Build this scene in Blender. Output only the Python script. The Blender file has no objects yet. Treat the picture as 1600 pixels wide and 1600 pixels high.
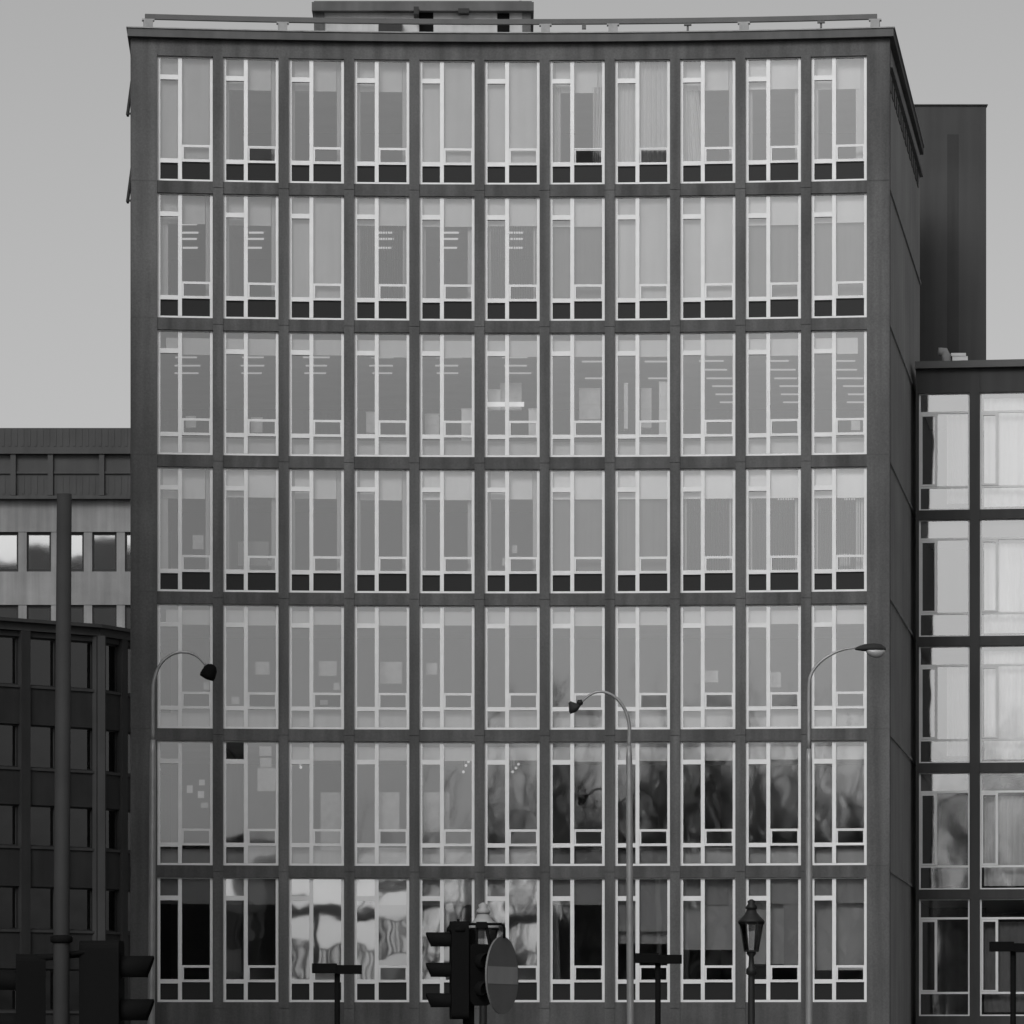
import bpy, bmesh, math, random
from mathutils import Matrix, Vector
random.seed(7)
R = math.radians
scene = bpy.context.scene
COL = scene.collection

# ------------------------------------------------------------------ camera
FPX = 7224.0            # focal length in pixels of the 1600 px photograph
EYE, HORIZON = 1.6, 1650.0
cam_d = bpy.data.cameras.new('camera')
cam_d.sensor_width = 36.0
cam_d.lens = 36.0 * FPX / 1600.0
cam_d.shift_y = (HORIZON - 800.0) / 1600.0
cam_d.clip_start, cam_d.clip_end = 0.5, 6000
cam = bpy.data.objects.new('camera', cam_d)
COL.objects.link(cam)
cam.location = (0, 0, EYE)
cam.rotation_euler = (R(90), 0, 0)
scene.camera = cam

# ------------------------------------------------------------------ light
SUN_EL, SUN_AZ = 36.0, -17.0          # azimuth: degrees to the right of straight behind the camera
world = bpy.data.worlds.new('World')
scene.world = world
world.use_nodes = True
wn = world.node_tree
for n in list(wn.nodes):
    wn.nodes.remove(n)
sky = wn.nodes.new('ShaderNodeTexSky')
sky.sky_type = 'NISHITA'
sky.sun_disc = False
sky.sun_elevation = R(SUN_EL)
sky.sun_rotation = R(180.0 - SUN_AZ)
sky.air_density = 1.0
sky.dust_density = 3.0
bw = wn.nodes.new('ShaderNodeRGBToBW')
bgn = wn.nodes.new('ShaderNodeBackground')
bgn.inputs['Strength'].default_value = 0.125
wo = wn.nodes.new('ShaderNodeOutputWorld')
wn.links.new(sky.outputs[0], bw.inputs[0])
wn.links.new(bw.outputs[0], bgn.inputs['Color'])
wn.links.new(bgn.outputs[0], wo.inputs['Surface'])

sun_d = bpy.data.lights.new('sun', 'SUN')
sun_d.energy = 1.3
sun_d.angle = R(20)
sun_d.color = (1, 1, 1)
sun = bpy.data.objects.new('sun', sun_d)
COL.objects.link(sun)
sv = Vector((math.sin(R(SUN_AZ)) * math.cos(R(SUN_EL)), -math.cos(R(SUN_AZ)) * math.cos(R(SUN_EL)), math.sin(R(SUN_EL))))
sun.rotation_euler = sv.to_track_quat('Z', 'Y').to_euler()
sun.location = sv * 300

scene.view_settings.view_transform = 'Standard'
scene.view_settings.look = 'None'
scene.view_settings.exposure = 0.0
scene.view_settings.gamma = 1.0
scene.view_settings.use_curve_mapping = False
scene.render.filter_size = 2.3
scene.cycles.max_bounces = 8
scene.cycles.transparent_max_bounces = 12
scene.cycles.sample_clamp_indirect = 4.0

# ------------------------------------------------------------------ materials
def mat(name, v, rough=0.8, var=0.25, scale=1.5, streak=0.0, spec=0.3, metal=0.0, fine=0.0, bump=0.0):
    m = bpy.data.materials.new(name)
    m.use_nodes = True
    nt = m.node_tree
    b = nt.nodes['Principled BSDF']
    b.inputs['Roughness'].default_value = rough
    b.inputs['Metallic'].default_value = metal
    b.inputs['Specular IOR Level'].default_value = spec
    geo = nt.nodes.new('ShaderNodeNewGeometry')
    def noise(sc, detail, stretch=None):
        src = geo.outputs['Position']
        if stretch:
            mp = nt.nodes.new('ShaderNodeMapping')
            mp.inputs['Scale'].default_value = stretch
            nt.links.new(src, mp.inputs['Vector'])
            src = mp.outputs[0]
        n = nt.nodes.new('ShaderNodeTexNoise')
        n.inputs['Scale'].default_value = sc
        n.inputs['Detail'].default_value = detail
        nt.links.new(src, n.inputs['Vector'])
        return n.outputs['Fac']
    def mr(sock, amt):
        r = nt.nodes.new('ShaderNodeMapRange')
        r.inputs['From Min'].default_value = 0.28
        r.inputs['From Max'].default_value = 0.72
        r.inputs['To Min'].default_value = 1 - amt
        r.inputs['To Max'].default_value = 1 + amt
        nt.links.new(sock, r.inputs['Value'])
        return r.outputs['Result']
    def mul(a, bb):
        k = nt.nodes.new('ShaderNodeMath')
        k.operation = 'MULTIPLY'
        nt.links.new(a, k.inputs[0])
        if isinstance(bb, float):
            k.inputs[1].default_value = bb
        else:
            nt.links.new(bb, k.inputs[1])
        return k.outputs[0]
    s = mr(noise(scale, 5), var)
    if streak:
        s = mul(s, mr(noise(1.0, 4, (3.2, 3.2, 0.16)), streak))
    if fine:
        s = mul(s, mr(noise(22.0, 3), fine))
    s = mul(s, float(v))
    nt.links.new(s, b.inputs['Base Color'])
    if bump:
        bp = nt.nodes.new('ShaderNodeBump')
        bp.inputs['Strength'].default_value = bump
        bp.inputs['Distance'].default_value = 0.01
        nt.links.new(noise(14.0, 4), bp.inputs['Height'])
        nt.links.new(bp.outputs[0], b.inputs['Normal'])
    return m

def glass(name, refl, wave=0.003, tint=0.8, wscale=0.9, rough=0.03):
    m = bpy.data.materials.new(name)
    m.use_nodes = True
    nt = m.node_tree
    for n in list(nt.nodes):
        nt.nodes.remove(n)
    out = nt.nodes.new('ShaderNodeOutputMaterial')
    mix = nt.nodes.new('ShaderNodeMixShader')
    tr = nt.nodes.new('ShaderNodeBsdfTransparent')
    tr.inputs['Color'].default_value = (tint, tint, tint, 1)
    gl = nt.nodes.new('ShaderNodeBsdfGlossy')
    gl.inputs['Roughness'].default_value = rough
    gl.inputs['Color'].default_value = (0.97, 0.97, 0.97, 1)
    geo = nt.nodes.new('ShaderNodeNewGeometry')
    n1 = nt.nodes.new('ShaderNodeTexNoise')
    n1.inputs['Scale'].default_value = wscale
    n1.inputs['Detail'].default_value = 1.5
    nt.links.new(geo.outputs['Position'], n1.inputs['Vector'])
    bp = nt.nodes.new('ShaderNodeBump')
    bp.inputs['Strength'].default_value = 1.0
    bp.inputs['Distance'].default_value = wave
    nt.links.new(n1.outputs['Fac'], bp.inputs['Height'])
    nt.links.new(bp.outputs[0], gl.inputs['Normal'])
    fr = nt.nodes.new('ShaderNodeFresnel')
    fr.inputs['IOR'].default_value = 1.5
    ad = nt.nodes.new('ShaderNodeMath')
    ad.operation = 'ADD'
    ad.use_clamp = True
    ad.inputs[1].default_value = refl
    nt.links.new(fr.outputs[0], ad.inputs[0])
    nt.links.new(ad.outputs[0], mix.inputs[0])
    nt.links.new(tr.outputs[0], mix.inputs[1])
    nt.links.new(gl.outputs[0], mix.inputs[2])
    nt.links.new(mix.outputs[0], out.inputs['Surface'])
    return m

def emit(name, s):
    m = bpy.data.materials.new(name)
    m.use_nodes = True
    b = m.node_tree.nodes['Principled BSDF']
    b.inputs['Base Color'].default_value = (.8, .8, .8, 1)
    b.inputs['Emission Color'].default_value = (1, 1, 1, 1)
    b.inputs['Emission Strength'].default_value = s
    return m

M = dict(
    stone=mat('dark_facade_stone', 0.094, 0.85, 0.20, 0.5, streak=0.32, fine=0.14, bump=0.3),
    stone2=mat('facade_band_stone', 0.086, 0.85, 0.20, 0.9, streak=0.34, fine=0.12),
    sidestone=mat('side_wall_concrete', 0.32, 0.9, 0.14, 0.4, streak=0.12, fine=0.06),
    cornice=mat('cornice_stone', 0.10, 0.85, 0.18, 1.2, streak=0.15),
    white=mat('white_window_paint', 0.74, 0.45, 0.05, 3.0),
    panel=mat('dark_enamel_panel', 0.014, 0.4, 0.1, 0.5, spec=0.22),
    plaster=mat('interior_plaster', 0.6, 0.9, 0.05, 1.0),
    ceiling=mat('interior_ceiling', 0.8, 0.9, 0.05, 1.0),
    carpet=mat('interior_carpet', 0.35, 0.95, 0.1, 2.0),
    blind=mat('pale_roller_blind', 0.70, 0.9, 0.05, 0.8, streak=0.04),
    brightblind=mat('brightened_roller_blind', 0.88, 0.9, 0.05, 0.8, streak=0.04),  # paler blind copy: lens flare and lost ground-floor light put into its colour
    innerpanel=mat('inner_parapet_panel', 0.6, 0.9, 0.08, 0.9, streak=0.08),
    screen=mat('grey_screen_blind', 0.56, 0.9, 0.07, 0.8, streak=0.08),
    curtain=mat('pale_curtain', 0.5, 0.95, 0.06, 1.0),
    slat=mat('grey_vertical_slats', 0.26, 0.9, 0.08, 2.0),
    brightcurtain=mat('white_curtain', 0.86, 0.9, 0.05, 1.2, streak=0.1),
    glass=glass('coated_window_glass', 0.095),
    wavyglass=glass('wavy_window_glass', 0.11, 0.0016, 0.8, 0.9, 0.021),
    groundglass=glass('ground_floor_glass', 0.36, 0.0013, 0.75, 1.1, 0.019),
    glass2=glass('clear_window_glass', 0.20),
    mirror=glass('mirror_window_glass', 0.34, 0.0008, 0.35),
    darkglass=glass('dark_window_glass', 0.02, 0.004, 0.3),
    tower=mat('dark_tower_concrete', 0.055, 0.9, 0.15, 0.4, streak=0.15),
    strip=mat('tower_groove_shade', 0.038, 0.9, 0.2, 0.4, streak=0.2),
    clad=mat('ribbed_dark_cladding', 0.046, 0.7, 0.12, 0.8, streak=0.1),
    pale=mat('pale_concrete', 0.19, 0.9, 0.16, 0.7, streak=0.18, fine=0.06),
    darkstone=mat('dark_stone', 0.017, 0.9, 0.2, 0.8, streak=0.15),  # lens vignette darkness put into the left building's stone colour
    darktrim=mat('vignette_dark_trim', 0.032, 0.9, 0.15, 0.8, streak=0.15),  # trim of the left building, vignette darkness in its colour too
    penthouse=mat('rooftop_render', 0.45, 0.9, 0.15, 1.0, streak=0.15),
    darkmetal=mat('dark_painted_metal', 0.018, 0.6, 0.1, 3.0),
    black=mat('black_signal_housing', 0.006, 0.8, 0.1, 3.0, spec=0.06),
    galv=mat('galvanised_steel', 0.30, 0.45, 0.12, 4.0, metal=0.3),
    polegrey=mat('grey_painted_pole', 0.026, 0.8, 0.15, 3.0),
    rail=mat('roof_rail_metal', 0.10, 0.6, 0.1, 2.0),
    block=mat('roof_concrete_block', 0.30, 0.9, 0.2, 4.0),
    lampglass=glass('lantern_glass', 0.06, 0.0, 0.75),
    bowl=mat('milky_lamp_bowl', 0.4, 0.25, 0.05, 5.0, spec=0.6),
    dome=mat('pale_lantern_dome', 0.40, 0.5, 0.1, 6.0),
    signred=mat('no_entry_sign_field', 0.13, 0.5, 0.08, 5.0),
    signbar=mat('no_entry_sign_bar', 0.28, 0.5, 0.08, 5.0),
    lens=mat('signal_lens', 0.03, 0.2, 0.1, 5.0),
    asphalt=mat('asphalt', 0.05, 0.9, 0.25, 0.5, fine=0.2),
    paving=mat('paving', 0.16, 0.9, 0.2, 0.6, fine=0.15),
    kerb=mat('kerb_stone', 0.25, 0.9, 0.15, 1.0),
    roadpaint=mat('road_paint', 0.6, 0.8, 0.2, 3.0),
    bark=mat('tree_bark', 0.035, 0.95, 0.3, 4.0),
    twig=mat('tree_twigs', 0.045, 0.95, 0.3, 4.0),
    whitewall=mat('white_render', 0.75, 0.85, 0.08, 0.5, streak=0.08),
    midwall=mat('grey_render', 0.22, 0.85, 0.12, 0.5, streak=0.1),
    paper=mat('white_paper', 0.85, 0.9, 0.03, 5.0),
    greypaper=mat('grey_card', 0.62, 0.9, 0.08, 5.0),
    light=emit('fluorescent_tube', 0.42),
    faintlight=emit('faint_fluorescent_tube', 0.16),
    dimlight=emit('dim_fluorescent_tube', 0.26),
)

# ------------------------------------------------------------------ mesh helpers
class MB:
    def __init__(self):
        self.v, self.f, self.m, self.sm = [], [], [], []
    def add(self, vs, fs, mi=0, smooth=False):
        o = len(self.v)
        self.v += [tuple(p) for p in vs]
        for q in fs:
            self.f.append(tuple(i + o for i in q))
            self.m.append(mi)
            self.sm.append(smooth)
    def box(self, x0, x1, y0, y1, z0, z1, mi=0, mtx=None):
        vs = [Vector(p) for p in ((x0, y0, z0), (x1, y0, z0), (x1, y1, z0), (x0, y1, z0),
                                  (x0, y0, z1), (x1, y0, z1), (x1, y1, z1), (x0, y1, z1))]
        if mtx is not None:
            vs = [mtx @ p for p in vs]
        self.add(vs, [(0, 3, 2, 1), (4, 5, 6, 7), (0, 1, 5, 4), (1, 2, 6, 5), (2, 3, 7, 6), (3, 0, 4, 7)], mi)
    def prism(self, pts, z0, z1, mi=0):
        """pts: plan outline counter-clockwise seen from above"""
        n = len(pts)
        vs = [(p[0], p[1], z0) for p in pts] + [(p[0], p[1], z1) for p in pts]
        fs = [tuple(reversed(range(n))), tuple(range(n, 2 * n))]
        fs += [(i, (i + 1) % n, n + (i + 1) % n, n + i) for i in range(n)]
        self.add(vs, fs, mi)
    def strip(self, front, back, z0, z1, mi=0):
        """curved wall: front and back are polylines with as many points"""
        n = len(front)
        vs = [(p[0], p[1], z) for z in (z0, z1) for p in front] + [(p[0], p[1], z) for z in (z0, z1) for p in back]
        a, b, c, d = 0, n, 2 * n, 3 * n
        fs = []
        for i in range(n - 1):
            fs.append((a + i, a + i + 1, b + i + 1, b + i))
            fs.append((c + i + 1, c + i, d + i, d + i + 1))
            fs.append((b + i, b + i + 1, d + i + 1, d + i))
            fs.append((a + i + 1, a + i, c + i, c + i + 1))
        fs.append((a, b, d, c))
        e = n - 1
        fs.append((a + e, c + e, d + e, b + e))
        self.add(vs, fs, mi)
    def tube(self, path, radii, seg=10, mi=0, cap=True):
        path = [Vector(p) for p in path]
        if not isinstance(radii, (list, tuple)):
            radii = [radii] * len(path)
        rings = []
        t0 = (path[1] - path[0]).normalized()
        up = Vector((0, 0, 1)) if abs(t0.z) < 0.9 else Vector((1, 0, 0))
        nrm = t0.cross(up).normalized()
        o = len(self.v)
        for i, p in enumerate(path):
            t = (path[min(i + 1, len(path) - 1)] - path[max(i - 1, 0)]).normalized()
            nrm = (nrm - t * nrm.dot(t)).normalized()
            bn = t.cross(nrm)
            for k in range(seg):
                a = 2 * math.pi * k / seg
                self.v.append(tuple(p + (nrm * math.cos(a) + bn * math.sin(a)) * radii[i]))
        for i in range(len(path) - 1):
            for k in range(seg):
                k2 = (k + 1) % seg
                self.f.append((o + i * seg + k, o + i * seg + k2, o + (i + 1) * seg + k2, o + (i + 1) * seg + k))
                self.m.append(mi)
                self.sm.append(True)
        if cap:
            self.f.append(tuple(o + k for k in reversed(range(seg))))
            self.m.append(mi); self.sm.append(False)
            e = o + (len(path) - 1) * seg
            self.f.append(tuple(e + k for k in range(seg)))
            self.m.append(mi); self.sm.append(False)
    def lathe(self, prof, c=(0, 0, 0), seg=16, mi=0, smooth=True, rot=0.0):
        o = len(self.v)
        for (r, z) in prof:
            for k in range(seg):
                a = 2 * math.pi * k / seg + rot
                self.v.append((c[0] + r * math.cos(a), c[1] + r * math.sin(a), c[2] + z))
        for i in range(len(prof) - 1):
            for k in range(seg):
                k2 = (k + 1) % seg
                self.f.append((o + i * seg + k, o + i * seg + k2, o + (i + 1) * seg + k2, o + (i + 1) * seg + k))
                self.m.append(mi)
                self.sm.append(smooth)
        self.f.append(tuple(o + k for k in reversed(range(seg)))); self.m.append(mi); self.sm.append(False)
        e = o + (len(prof) - 1) * seg
        self.f.append(tuple(e + k for k in range(seg))); self.m.append(mi); self.sm.append(False)
    def mesh(self, name, mats):
        me = bpy.data.meshes.new(name)
        me.from_pydata(self.v, [], self.f)
        for m in (mats if isinstance(mats, (list, tuple)) else [mats]):
            me.materials.append(m)
        me.polygons.foreach_set('material_index', self.m)
        me.polygons.foreach_set('use_smooth', self.sm)
        me.update()
        return me

WM = {}     # world matrices kept by hand so that children can be given world coordinates
def link(name, data, parent=None, world=None):
    """data in world coordinates unless world (a matrix) places it"""
    o = bpy.data.objects.new(name, data)
    COL.objects.link(o)
    w = world if world is not None else Matrix.Identity(4)
    if parent is not None:
        o.parent = parent
        o.matrix_basis = WM[parent.name].inverted() @ w
    else:
        o.matrix_basis = w
    WM[o.name] = w
    return o
def build(mb, name, mats, parent=None, world=None):
    return link(name, mb.mesh(name, mats), parent, world)
def tag(o, label=None, cat=None, group=None, kind=None):
    if label: o['label'] = label
    if cat: o['category'] = cat
    if group: o['group'] = group
    if kind: o['kind'] = kind
    return o
def thing(name, label, cat, loc=(0, 0, 0), group=None, rz=0.0):
    o = link(name, None, None, Matrix.Translation(loc) @ Matrix.Rotation(rz, 4, 'Z'))
    o.empty_display_size = 0.3
    return tag(o, label, cat, group)
def X(px, Y): return (px - 800.0) / FPX * Y
def Z(py, Y): return EYE + (HORIZON - py) / FPX * Y

# ------------------------------------------------------------------ ground
g = MB(); g.box(-900, 900, -700, 1200, -0.6, -0.13); tag(build(g, 'ground', M['asphalt']), kind='structure')
g = MB(); g.box(-300, 300, -60, 84, -0.13, -0.126); tag(build(g, 'road', M['asphalt']), kind='structure')
g = MB(); g.box(-300, 300, 84.3, 250, -0.13, 0.0); tag(build(g, 'pavement', M['paving']), kind='structure')
g = MB(); g.box(-300, 300, 84.0, 84.3, -0.13, 0.004); tag(build(g, 'kerb', M['kerb']), kind='structure')
g = MB()
for i in range(-12, 13):
    g.box(i * 6 - 1.5, i * 6 + 1.5, 58, 58.15, -0.126, -0.122)
tag(build(g, 'road_marking', M['roadpaint']), kind='structure')
g = MB(); g.box(-40, 40, 20, 48, -0.126, 0.0); tag(build(g, 'traffic_island', M['paving']), kind='structure')

# ------------------------------------------------------------------ main building
YC, SAG, HALF = 112.62, 0.62, 9.2
def fy(x): return YC - SAG * (x / HALF) ** 2
def rz_at(x): return math.atan(-2 * SAG * x / HALF ** 2)
def fmat(x, z): return Matrix.Translation((x, fy(x), z)) @ Matrix.Rotation(rz_at(x), 4, 'Z')
PITCH, NB, NR = 1.586, 11, 7
WW, WH, FH = 1.345, 3.03, 3.32
TOP = [25.86 - FH * i for i in range(NR)]
BOT = [t - WH for t in TOP]
XL, XR = -9.225, 9.15
def curve(off, x0=XL, x1=XR, n=24):
    pts = []
    for i in range(n + 1):
        x = x0 + (x1 - x0) * i / n
        a = rz_at(x)
        pts.append((x - math.sin(a) * off, fy(x) + math.cos(a) * off))
    return pts
bld = thing('office_building', 'seven-storey office building with a concave grid facade of white-framed windows', 'office building', (0, 112, 0))

# facade: floor bands, piers, pilasters
for i in range(NR + 1):
    z1 = BOT[i - 1] if i else 26.27
    z0 = TOP[i] if i < NR else 0.0
    s = MB()
    s.strip(curve(0.0), curve(0.36), z0, z1)
    if i == 0:
        build(s, 'fascia', M['stone'], bld)
    elif i == NR:
        build(s, 'plinth', M['stone2'], bld)
    else:
        s2 = build(s, 'floor_band', M['stone2'], bld)
for k in range(1, NB):
    x = (k - NB / 2) * PITCH
    s = MB()
    zp = 0.0
    for zq in [BOT[i] - .145 for i in range(NR - 1, -1, -1)] + [25.90]:     # one length of stone per storey
        s.box(-0.121, 0.121, -0.035, 0.34, zp, zq - .012)
        s.box(-0.115, 0.115, -0.015, 0.33, zq - .012, zq)
        zp = zq
    build(s, 'pier', M['stone'], bld, fmat(x, 0))
xe = NB / 2 * PITCH - 0.121
for (a, b) in ((XL, -xe), (xe, XR)):
    s = MB()
    s.strip(curve(-0.035, a, b, 3), curve(0.34, a, b, 3), 0, 25.90)
    # storey joints
    o = build(s, 'corner_pilaster', M['stone'], bld)
    for i in range(1, NR):
        j = MB(); j.strip(curve(-0.039, a + .01, b - .02, 3), curve(-0.02, a + .01, b - .02, 3), BOT[i - 1] - 0.03, BOT[i - 1])
        build(j, 'joint', M['stone2'], o)

# side and back walls
BL, BR = (-9.9, 126.4), (11.15, 126.4)
yl, yr = fy(XL) + 0.30, fy(XR) + 0.30
s = MB()
s.prism([(XL, yl), (XL + .3, yl), (BL[0] + .3, BL[1]), (BL[0], BL[1])], 0, 26.27)
lw = build(s, 'side_wall', M['sidestone'], bld)
dR = Vector((BR[0] - XR, BR[1] - yr)); LR = dR.length; dR.normalize(); nR = Vector((dR.y, -dR.x))
s = MB()
s.prism([(XR - .3, yr), (XR, yr), (BR[0], BR[1]), (BR[0] - .3, BR[1])], 0, 26.27)
rw = build(s, 'side_wall', M['sidestone'], bld)
def rpt(t, off): return (XR + dR.x * t + nR.x * off, yr + dR.y * t + nR.y * off)
for i in range(1, NR):
    z = BOT[i - 1] - 0.14
    s = MB()
    s.prism([rpt(0.05, 0.0), rpt(0.05, 0.04), rpt(LR, 0.04), rpt(LR, 0.0)], z - 0.02, z + 0.05)
    build(s, 'ledge', M['sidestone'], rw)
t = 0.3
while t < LR - 0.8:
    s = MB()
    s.prism([rpt(t, -0.02), rpt(t, 0.02), rpt(t + .6, 0.02), rpt(t + .6, -0.02)], 25.15, 25.55)
    build(s, 'ledge_shadow', M['darkmetal'], rw)  # shade of a dentilled ledge put in as dark dashes
    t += 0.95
s = MB(); s.prism([rpt(0.05, 0), rpt(0.05, .09), rpt(LR, .09), rpt(LR, 0)], 25.62, 25.74)
build(s, 'ledge', M['pale'], rw)
s = MB(); s.box(BL[0] + .31, BR[0] - .31, 126.1, 126.4, 0, 26.2); build(s, 'back_wall', M['sidestone'], bld)
# open sashes standing out of the left side wall
for (zt, zb, y) in ((Z(95, 112.7), Z(178, 112.7), 112.75), (Z(232, 112.7), Z(314, 112.7), 112.75)):
    s = MB()
    x0 = XL - 0.02
    vs = [(x0, y, zt), (x0, y + .3, zt), (x0 - .17, y + .3, zb), (x0 - .17, y, zb)]
    vs += [(p[0] + .05, p[1], p[2]) for p in vs]
    s.add(vs, [(0, 1, 2, 3), (7, 6, 5, 4), (0, 3, 7, 4), (1, 5, 6, 2), (3, 2, 6, 7), (0, 4, 5, 1)])
    s.box(x0 - .17, x0 + .02, y + .02, y + .06, zb, zb + .05)
    build(s, 'open_sash', M['darkmetal'], lw)

# roof slab with overhang
outl = curve(-0.16, XL - .10, XR + .10)
s = MB(); s.prism(outl + [(BR[0] + .12, BR[1] + .2), (BL[0] - .12, BR[1] + .2)], 26.275, 26.47)
roof = build(s, 'roof', M['cornice'], bld)
s = MB(); s.prism(curve(-0.19, XL - .13, XR + .13) + [(BR[0] + .15, BR[1] + .23), (BL[0] - .15, BR[1] + .23)], 26.474, 26.50)
build(s, 'roof_edge', M['block'], roof)

# storeys: slabs, partitions, inner window walls
for i in range(NR + 1):
    z0 = TOP[i] if i < NR else 2.2
    z1 = BOT[i - 1] if i else 26.2
    s = MB(); s.prism(curve(0.37, XL + .34, XR - .34) + [(BR[0] - .4, 126.05), (BL[0] + .4, 126.05)], z0, z1)
    build(s, 'floor_slab', [M['ceiling'], M['carpet']], bld)
    bld.children[-1].data.polygons[1].material_index = 1
for i in range(NR):
    if i != 2:
        s = MB(); s.box(XL + .25, XR + .3, 121.6, 121.75, BOT[i] + .003, TOP[i] - .003)
        build(s, 'partition_wall', M['plaster'], bld)
    for xb in ((-5.0,) if i in (2, 4) else (-7.14, -2.38, 2.38, 5.55)):
        s = MB(); s.box(xb - .05, xb + .05, fy(xb) + .5, 121.58, BOT[i] + .003, TOP[i] - .003)
        if i not in (2, 4):
            build(s, 'partition_wall', M['plaster'], bld)
    if i in (0, 1, 3):
        s = MB()
        for k in range(NB + 1):
            x = (k - NB / 2) * PITCH
            s.box(-.285, .285, 0.37, 0.47, BOT[i] + .003, TOP[i] - .003, mtx=fmat(max(min(x, xe), -xe), 0))
        build(s, 'inner_wall', M['plaster'], bld)

# ---- windows
JL, MU0, MU1, JR = 0.075, 0.505, 0.60, 0.065
ZT0, ZT1 = WH - 0.56, WH - 0.445        # vent transom
ZS0, ZS1 = WH - 2.58, WH - 2.475        # transom above the spandrel
ZH0, ZH1 = WH - 2.195, WH - 2.135       # top rail of the hopper
FY0, FY1 = 0.075, 0.165
def frame_mesh():
    s = MB()
    x0 = -WW / 2
    m = 0.0
    s.box(x0, x0 + JL, FY0, FY1, 0, WH)
    s.box(-x0 - JR, -x0, FY0, FY1, 0, WH)
    s.box(x0 + MU0, x0 + MU1, FY0 - .003, FY1, 0.055, WH - .035)
    s.box(x0 + JL, -x0 - JR, FY0 + .003, FY1, 0, 0.055)
    s.box(x0 + JL, -x0 - JR, FY0 + .003, FY1, WH - 0.035, WH)
    s.box(x0 + JL, x0 + MU0, FY0 - .006, FY1, ZT0, ZT1)
    s.box(x0 + JL, x0 + MU0, FY0 - .006, FY1, ZS0, ZS1)
    s.box(x0 + MU1, -x0 - JR, FY0 + .002, FY1, ZS0 + .035, ZS1 - .03)
    s.box(x0 + MU1, -x0 - JR, FY0 + .004, FY1 - .01, ZH0 + .032, ZH1)
    return s.mesh('window', M['white'])
def hopper_mesh():
    s = MB()     # hinged at its bottom edge; local origin at the hinge
    x0, x1, h = -WW / 2 + MU1 + .004, WW / 2 - JR + .012, ZH0 + .03 - (ZS1 - .028)
    s.box(x0, x0 + .04, -.02, .02, 0, h); s.box(x1 - .035, x1, -.02, .02, 0, h)
    s.box(x0 + .04, x1 - .035, -.02, .02, 0, .02); s.box(x0 + .04, x1 - .035, -.02, .02, h - .028, h)
    return s.mesh('hopper_sash', M['white'])
def hopper_pane_mesh():
    s = MB()
    x0, x1, h = -WW / 2 + MU1 + .05, WW / 2 - JR - .015, ZH0 + .03 - (ZS1 - .028)
    s.add([(x0, 0, .015), (x1, 0, .015), (x1, 0, h - .02), (x0, 0, h - .02)], [(0, 1, 2, 3)])
    return s.mesh('hopper_pane', M['glass'])
def panel_mesh():
    s = MB()
    s.box(-WW / 2 + JL, -WW / 2 + MU0, FY0 + .05, FY1 - .01, 0.055, ZS0)
    s.box(-WW / 2 + MU1, WW / 2 - JR, FY0 + .05, FY1 - .01, 0.055, ZS0 + .035)
    return s.mesh('spandrel_panel', M['panel'])
FRAME, HOP, HOPG, PANEL = frame_mesh(), hopper_mesh(), hopper_pane_mesh(), panel_mesh()
rng = random.Random(11)
def pane_mesh(glassrow, vent_open, tilt, key='glass'):
    s = MB()
    y = FY0 + .045
    def q(xa, xb, za, zb):
        tx, tz = rng.gauss(0, tilt), rng.gauss(0, tilt)
        xm, zm = (xa + xb) / 2, (za + zb) / 2
        s.add([(u, y + (u - xm) * tz + (w - zm) * tx, w) for (u, w) in ((xa, za), (xb, za), (xb, zb), (xa, zb))], [(0, 1, 2, 3)])
    x0 = -WW / 2
    e = .004
    if not vent_open:
        q(x0 + JL - e, x0 + MU0 + e, ZT1 - e, WH - .03)
    q(x0 + JL - e, x0 + MU0 + e, ZS1 - e, ZT0 + e)
    q(x0 + MU1 - e, WW / 2 - JR + e, ZH1 - e, WH - .03)
    if glassrow:
        q(x0 + JL - e, x0 + MU0 + e, .05, ZS0 + e)
        q(x0 + MU1 - e, WW / 2 - JR + e, .05, ZS0 + .039)
    return s.mesh('pane', M[key])
def blind_mesh(x0, x1, y, z0, z1, mt='blind'):
    s = MB(); s.box(x0, x1, y, y + .006, z0, z1)
    s.box(x0, x1, y - .008, y + .014, z0, z0 + .025)
    return s.mesh('roller_blind', M[mt])
def slats_mesh(x0, x1, y, z0, z1, n=22, ang=24, mt='slat'):
    s = MB()
    for k in range(n):
        x = x0 + (x1 - x0) * (k + .5) / n
        s.box(-.042, .042, -.002, .002, z0, z1, mtx=Matrix.Translation((x, y, 0)) @ Matrix.Rotation(R(ang + rng.uniform(-6, 6)), 4, 'Z'))
    return s.mesh('vertical_blind', M[mt])
def curtain_mesh(x0, x1, y, z0, z1, n=60, folds=9, amp=.03, mt='curtain', skew=0.0):
    s = MB()
    vs, fs = [], []
    for k in range(n + 1):
        u = k / n
        x = x0 + (x1 - x0) * u
        yy = y + amp * math.sin(u * folds * 2 * math.pi) + amp * .5 * math.sin(u * folds * 4.7 + 1)
        vs += [(x + skew * u, yy, z0), (x, yy * .6 + y * .4, z1), (x + skew * u, yy + .006, z0), (x, yy * .6 + y * .4 + .006, z1)]
    for k in range(n):
        a = 4 * k
        fs += [(a, a + 4, a + 5, a + 1), (a + 6, a + 2, a + 3, a + 7)]
    s.add(vs, fs, 0, True)
    return s.mesh('curtain', M[mt])

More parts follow.
